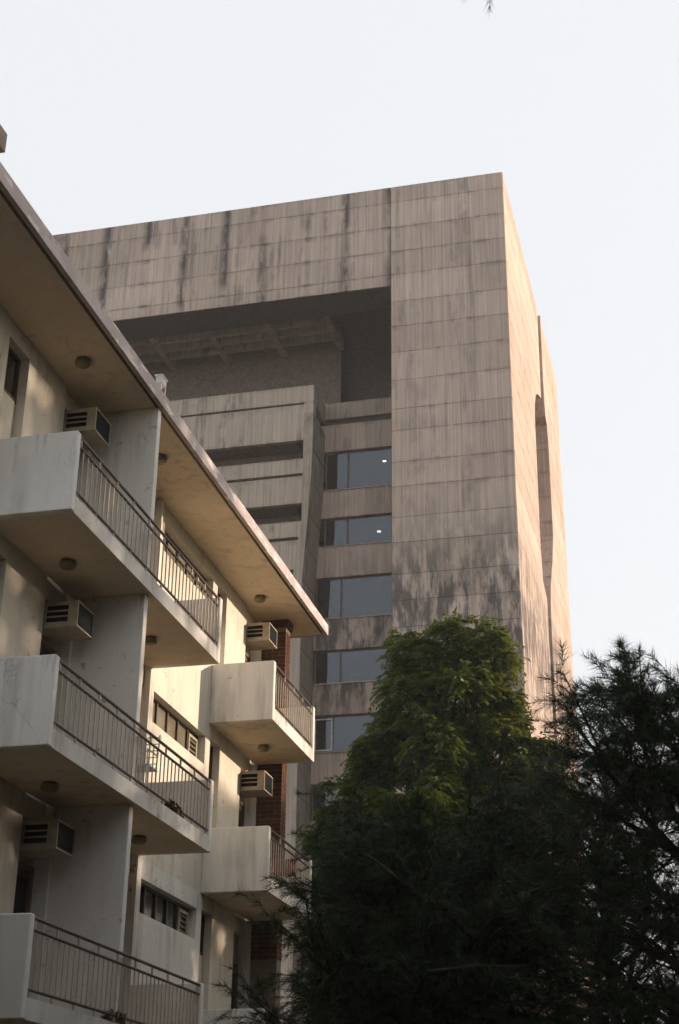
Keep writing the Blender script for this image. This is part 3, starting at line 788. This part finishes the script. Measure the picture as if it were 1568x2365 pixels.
def casuarina(name, loc, H, R, seed, label, nlimb=26, nplume=9, needles=26, nl=0.20, w=0.0055, lean=(0, 0), low=0.22, group=None):
    """she-oak: tapered trunk, rising limbs, sprays of thin drooping needles"""
    global rng
    rng = np.random.default_rng(seed); rr = random.Random(seed)
    o = empty(name, loc)
    tag(o, label, 'tree', group)
    tp = [Vector((lean[0] * t * t + 0.18 * math.sin(3 * t + seed), lean[1] * t * t + 0.15 * math.cos(2.3 * t + seed), H * t)) for t in np.linspace(0, 1, 9)]
    trunk = [(tp, [0.02 + 0.2 * H / 12 * (1 - t) ** 1.1 for t in np.linspace(0, 1, 9)])]
    limbs, B, D, L = [], [], [], []
    for k in range(nlimb):
        t = low + (1 - low) * (k + rr.random()) / nlimb
        t = min(t, 0.985)
        i = int(t * 8); f = t * 8 - i
        p = tp[i].lerp(tp[min(8, i + 1)], f)
        az = k * 2.399 + rr.uniform(-.5, .5)
        ln = R * (0.42 + 0.75 * math.sin(math.pi * min(1, (1 - t) * 0.95 + 0.12))) * rr.uniform(0.65, 1.15)
        up = 0.25 + 0.75 * t + rr.uniform(-.12, .2)
        d = Vector((math.cos(az), math.sin(az), up)).normalized()
        pts = [p + d * (ln * s) + Vector((0, 0, -0.16 * ln * s * s)) + Vector((rr.uniform(-.06, .06), rr.uniform(-.06, .06), 0)) * s * ln for s in (0, .25, .5, .75, 1)]
        r0 = 0.025 + 0.05 * ln / 3
        limbs.append((pts, [r0, r0 * .8, r0 * .6, r0 * .4, r0 * .18]))
        for q in range(nplume):
            s = 0.18 + 0.82 * (q + rr.random()) / nplume
            j = min(3, int(s * 4)); b = pts[j].lerp(pts[j + 1], s * 4 - j)
            dd = (d + Vector((rr.gauss(0, .55), rr.gauss(0, .55), rr.gauss(.15, .4)))).normalized()
            sl = rr.uniform(0.45, 1.0) * (0.5 + ln * 0.28)
            e = b + dd * sl
            limbs.append(([b, b.lerp(e, .5), e + Vector((0, 0, -.05))], [r0 * .3, r0 * .2, 0.004]))
            for u in range(6):
                v = (u + rr.random()) / 6
                c = b.lerp(e, 0.1 + 0.9 * v)
                pd = (dd * 0.9 + Vector((rr.gauss(0, .5), rr.gauss(0, .5), rr.gauss(0.0, .35)))).normalized()
                B.append(c); D.append(pd); L.append(rr.uniform(0.28, 0.62))
    tube_ob('trunk', trunk, M['bark'], o, 9)
    V, F = tubes(limbs, 5)
    me = bpy.data.meshes.new('branches'); me.from_pydata(V, [], F); me.update(); link('branches', me, M['bark'], o)
    T = plumes(np.array(B), np.array(D), np.array(L), needles, nl, w)
    cr = tri_ob('crown', T, 3, M['needle'], o)
    return o

def copy_tree(o, loc, rz, label, s=1.0):
    c = o.copy(); COL.objects.link(c); c.location = loc; c.rotation_euler = (0, 0, rz); c.scale = (s, s, s); c['label'] = label
    for ch in o.children:
        k = ch.copy(); COL.objects.link(k); k.parent = c
    return c

# in view
casuarina('casuarina_tree', (-0.15, 17.0, 0), 6.6, 1.95, 5, 'dark casuarina at the photo edge with sky showing between its sprays', 62, 9, 62, 0.23, 0.0042, low=0.15, group='casuarinas')
casuarina('casuarina_tree', (-3.15, 18.5, 0), 5.0, 1.95, 9, 'lower dark casuarina in front of the leafy tree', 76, 10, 62, 0.23, 0.0042, low=0.2, group='casuarinas')
casuarina('casuarina_tree', (-1.35, 21.5, 0), 6.6, 1.7, 14, 'dark casuarina filling the gap between the two nearer ones', 36, 9, 52, 0.23, 0.0046, low=0.2, group='casuarinas')
# beyond the frame, between the sun and the near flats
tall = casuarina('casuarina_tree', (24.5, 32.0, 0), 16.0, 3.3, 21, 'tall casuarina across the road shading the partition wall', 80, 10, 48, 0.30, 0.017, low=0.12, group='casuarinas')
tall.scale = (1.38, 1.38, 1.38)
for x, y, q, rz, lb in ((24.0, 27.6, 1.4, 2.0, 'tall casuarina across the road shading the near balconies'), (24.3, 23.2, 1.4, 4.0, 'tall casuarina across the road shading the near end of the apartment block'),
        (24.0, 37.6, .88, 5.1, 'shorter casuarina across the road shading the lower wall between the balconies'), (24.6, 42.6, .98, .6, 'shorter casuarina across the road shading the lower far balconies'),
        (3.7, 19.4, .72, 1.1, 'low casuarina added at the kerb out of view, fourth of its row'), (3.7, 15.9, .72, 2.9, 'low casuarina added at the kerb out of view, third of its row'), (3.7, 12.4, .72, 4.3, 'low casuarina added at the kerb out of view, second of its row'),  # kerb row added to keep sky light off the lower floors
        (3.9, 8.4, .72, 5.3, 'low casuarina added at the kerb out of view, first of its row'), (2.9, 26.6, .46, 0.2, 'low casuarina added at the kerb out of view, fifth of its row'), (2.9, 30.6, .46, 3.6, 'low casuarina added at the kerb out of view, last of its row')):
    copy_tree(tall, (x, y, 0), rz, lb, q)

# the tree whose long branch hangs into the top of the picture
kt = copy_tree(tall, (5.0, 9.2, 0), 0.0, 'casuarina before the tall row with one long branch over the road', 1.0)
bp = [Vector(v) for v in ((0, 0, 11.6), (-2.0, -.1, 12.3), (-4.2, -.2, 12.0), (-5.6, -.2, 11.3), (-6.15, -.2, 10.88))]
tube_ob('branch', [(bp, [0.07, 0.05, 0.03, 0.015, 0.004])], M['bark'], kt, 6)
Bv, Dv, Lv = [], [], []
for k in range(30):
    a = rnd.random(); p = bp[3].lerp(bp[4], a) if k < 18 else bp[2].lerp(bp[3], a)
    Bv.append(p); Dv.append(Vector((rnd.gauss(-.3, .35), rnd.gauss(0, .35), -0.75)).normalized()); Lv.append(rnd.uniform(.2, .45) if k < 18 else rnd.uniform(.3, .5))
tri_ob('spray', plumes(np.array(Bv), np.array(Dv), np.array(Lv), 40, 0.2, 0.003), 3, M['needle'], kt)

def leafy_tree(name, loc, label):
    global rng
    rng = np.random.default_rng(3); rr = random.Random(4)
    o = empty(name, loc); tag(o, label, 'tree')
    lobes = [(-7.0, 36, 14.2, .9, .9, .85), (-5.84, 36.2, 14.55, .85, .9, .85), (-4.85, 36, 14.45, .72, .9, .8), (-5.5, 35.6, 13.2, 1.25, 1.2, 1.2), (-7.1, 35.8, 13.1, 1.0, 1.0, 1.0),
             (-4.75, 36, 13.0, .7, .9, .9), (-6.4, 35.4, 11.9, 1.5, 1.3, 1.35), (-4.5, 36, 12.0, .9, 1.1, 1.0), (-8.0, 35.8, 11.9, .85, .9, .85), (-3.75, 36.2, 11.4, .75, .9, .75),
             (-8.5, 35.8, 10.6, 1.0, 1.0, .95), (-6.4, 35.2, 10.0, 1.9, 1.5, 1.4), (-3.7, 36, 10.3, 1.05, 1.2, 1.0), (-9.4, 36, 10.0, .65, .8, .6), (-9.0, 36, 9.2, 1.1, 1.2, 1.0),
             (-6.8, 35.4, 8.4, 2.1, 1.7, 1.5), (-4.4, 36, 8.8, 1.5, 1.5, 1.2), (-9.0, 36, 7.9, 1.2, 1.2, 1.1), (-7.0, 35.6, 6.6, 2.5, 1.9, 1.5)]
    limbs = [([(0, 0, 0), (0.05, 0, 2.5), (-0.1, 0.1, 5.2)], [0.3, 0.24, 0.19])]
    Bs, Ns = [], []
    for (x, y, z, a, b, c) in lobes:
        x = -6.05 + (x + 6.05) * 0.90; a *= 0.78; b *= 0.9; c *= 0.86
        ctr = Vector((x - loc[0], y - loc[1], z))
        limbs.append(([(-0.05, 0.05, 4.2), Vector((-0.1, 0.1, 5.0)).lerp(ctr, .5) + Vector((0, 0, .3)), ctr], [0.11, 0.08, 0.03]))
        n = int(54 * (a * b + b * c + a * c) / 3 + 6)
        for k in range(n):
            d = Vector((rr.gauss(0, 1), rr.gauss(0, 1), rr.gauss(0.15, 1))).normalized()
            s = rr.uniform(0.62, 1.0) ** 0.6 * (1 + 0.14 * math.sin(5 * d.x + 3 * d.z + x) + rr.gauss(0, .06))
            if k % 7 == 0: s *= rr.uniform(1.12, 1.42)
            if math.sin(3.1 * d.x + 2 * x) * math.sin(2.7 * d.z + 1.3 * d.y + z) > 0.35: s *= 0.62
            p = ctr + Vector((d.x * a * s, d.y * b * s, d.z * c * s))
            Bs.append(p); Ns.append(d)
            if k % 4 == 0: limbs.append(([ctr, ctr.lerp(p, .6), p], [0.03, 0.02, 0.008]))
    B = np.array(Bs); Nn = np.array(Ns); n = len(B)
    # each clump: leaves that fan out and droop; each leaf: pairs of leaflets along a rachis
    NL, NP = 17, 6
    d = nrm(Nn[:, None] * 0.75 + rng.normal(size=(n, NL, 3)) * 0.6 + np.array([0, 0, 0.10]))
    P0 = B[:, None] + rng.normal(size=(n, NL, 3)) * 0.10
    Ln = rng.uniform(0.22, 0.42, (n, NL, 1))
    quads = []
    side = nrm(np.cross(d, np.array([0, 0, 1.0])) + 1e-4)
    for j in range(NP):
        for sg in (-1, 1):
            t = (j + 0.6) / NP
            q = P0 + d * (Ln * t); q[..., 2] -= (0.55 * Ln * t * t)[..., 0]
            ld = nrm(d * 0.55 + side * sg * 0.85 + np.array([0, 0, -0.55]) * (0.4 + t) + rng.normal(size=d.shape) * 0.18)
            ll = rng.uniform(0.12, 0.175, (n, NL, 1)) * (1.15 - 0.5 * abs(t - 0.4))
            wv = nrm(np.cross(ld, nrm(np.array([0, 0, 1.0]) + rng.normal(size=d.shape) * 0.4))) * 0.030
            quads.append(np.stack([q, q + ld * ll * 0.45 + wv, q + ld * ll, q + ld * ll * 0.45 - wv], axis=2).reshape(-1, 3))
    tube_ob('trunk', limbs[:1], M['bark'], o, 10)
    V, F = tubes(limbs[1:], 5)
    me = bpy.data.meshes.new('branches'); me.from_pydata(V, [], F); me.update(); link('branches', me, M['bark'], o)
    tri_ob('crown', np.concatenate(quads), 4, M['leaf'], o)
    return o
LT = leafy_tree('leafy_tree', (-6.2, 36.0, 0), 'bushy green leafy tree lit from the side in front of the tower')
for x, y, q, rz, lb in ((-6.9, 3.4, .66, 2.6, 'unseen small leafy tree added at the near corner of the apartment block'), (-4.2, -1.8, .8, .3, 'unseen small leafy tree added behind the viewpoint, nearest the block'),
        (-0.6, -3.2, .8, 4.0, 'unseen small leafy tree added behind the viewpoint, middle one'), (3.2, -1.6, .8, 1.4, 'unseen small leafy tree added behind the viewpoint, farthest from the block'),
        (4.0, 3.2, .8, 5.0, 'unseen small leafy tree added beside the viewpoint at the kerb'), (-9.5, 4.0, .55, 3.1, 'unseen small leafy tree added behind the low blocker building'),
        (-4.75, 24.8, .52, .8, 'small leafy tree added to darken the far balconies, behind the low casuarina'), (-4.5, 28.6, .46, 4.6, 'small leafy tree added to darken the far end, behind the low casuarina')):
    copy_tree(LT, (x, y, 0), rz, lb, q)['group'] = 'small leafy trees added to block sky light'  # added trees, mostly out of view, that darken the lower floors

# ------------------------------------------------------------------ thin evening haze
hz = ob('haze', [(-750, 750, -750, 750, -2.0, 56.0)], None)
hm = bpy.data.materials.new('haze_air'); hm.use_nodes = True
ht = hm.node_tree; ht.nodes.clear()
ho = ht.nodes.new('ShaderNodeOutputMaterial'); hv = ht.nodes.new('ShaderNodeVolumePrincipled')
hv.inputs['Color'].default_value = (0.95, 0.95, 0.95, 1); hv.inputs['Density'].default_value = 0.00065; hv.inputs['Anisotropy'].default_value = 0.2
ht.links.new(hv.outputs[0], ho.inputs['Volume'])
hz.data.materials.append(hm)
tag(hz, None, None, kind='stuff')
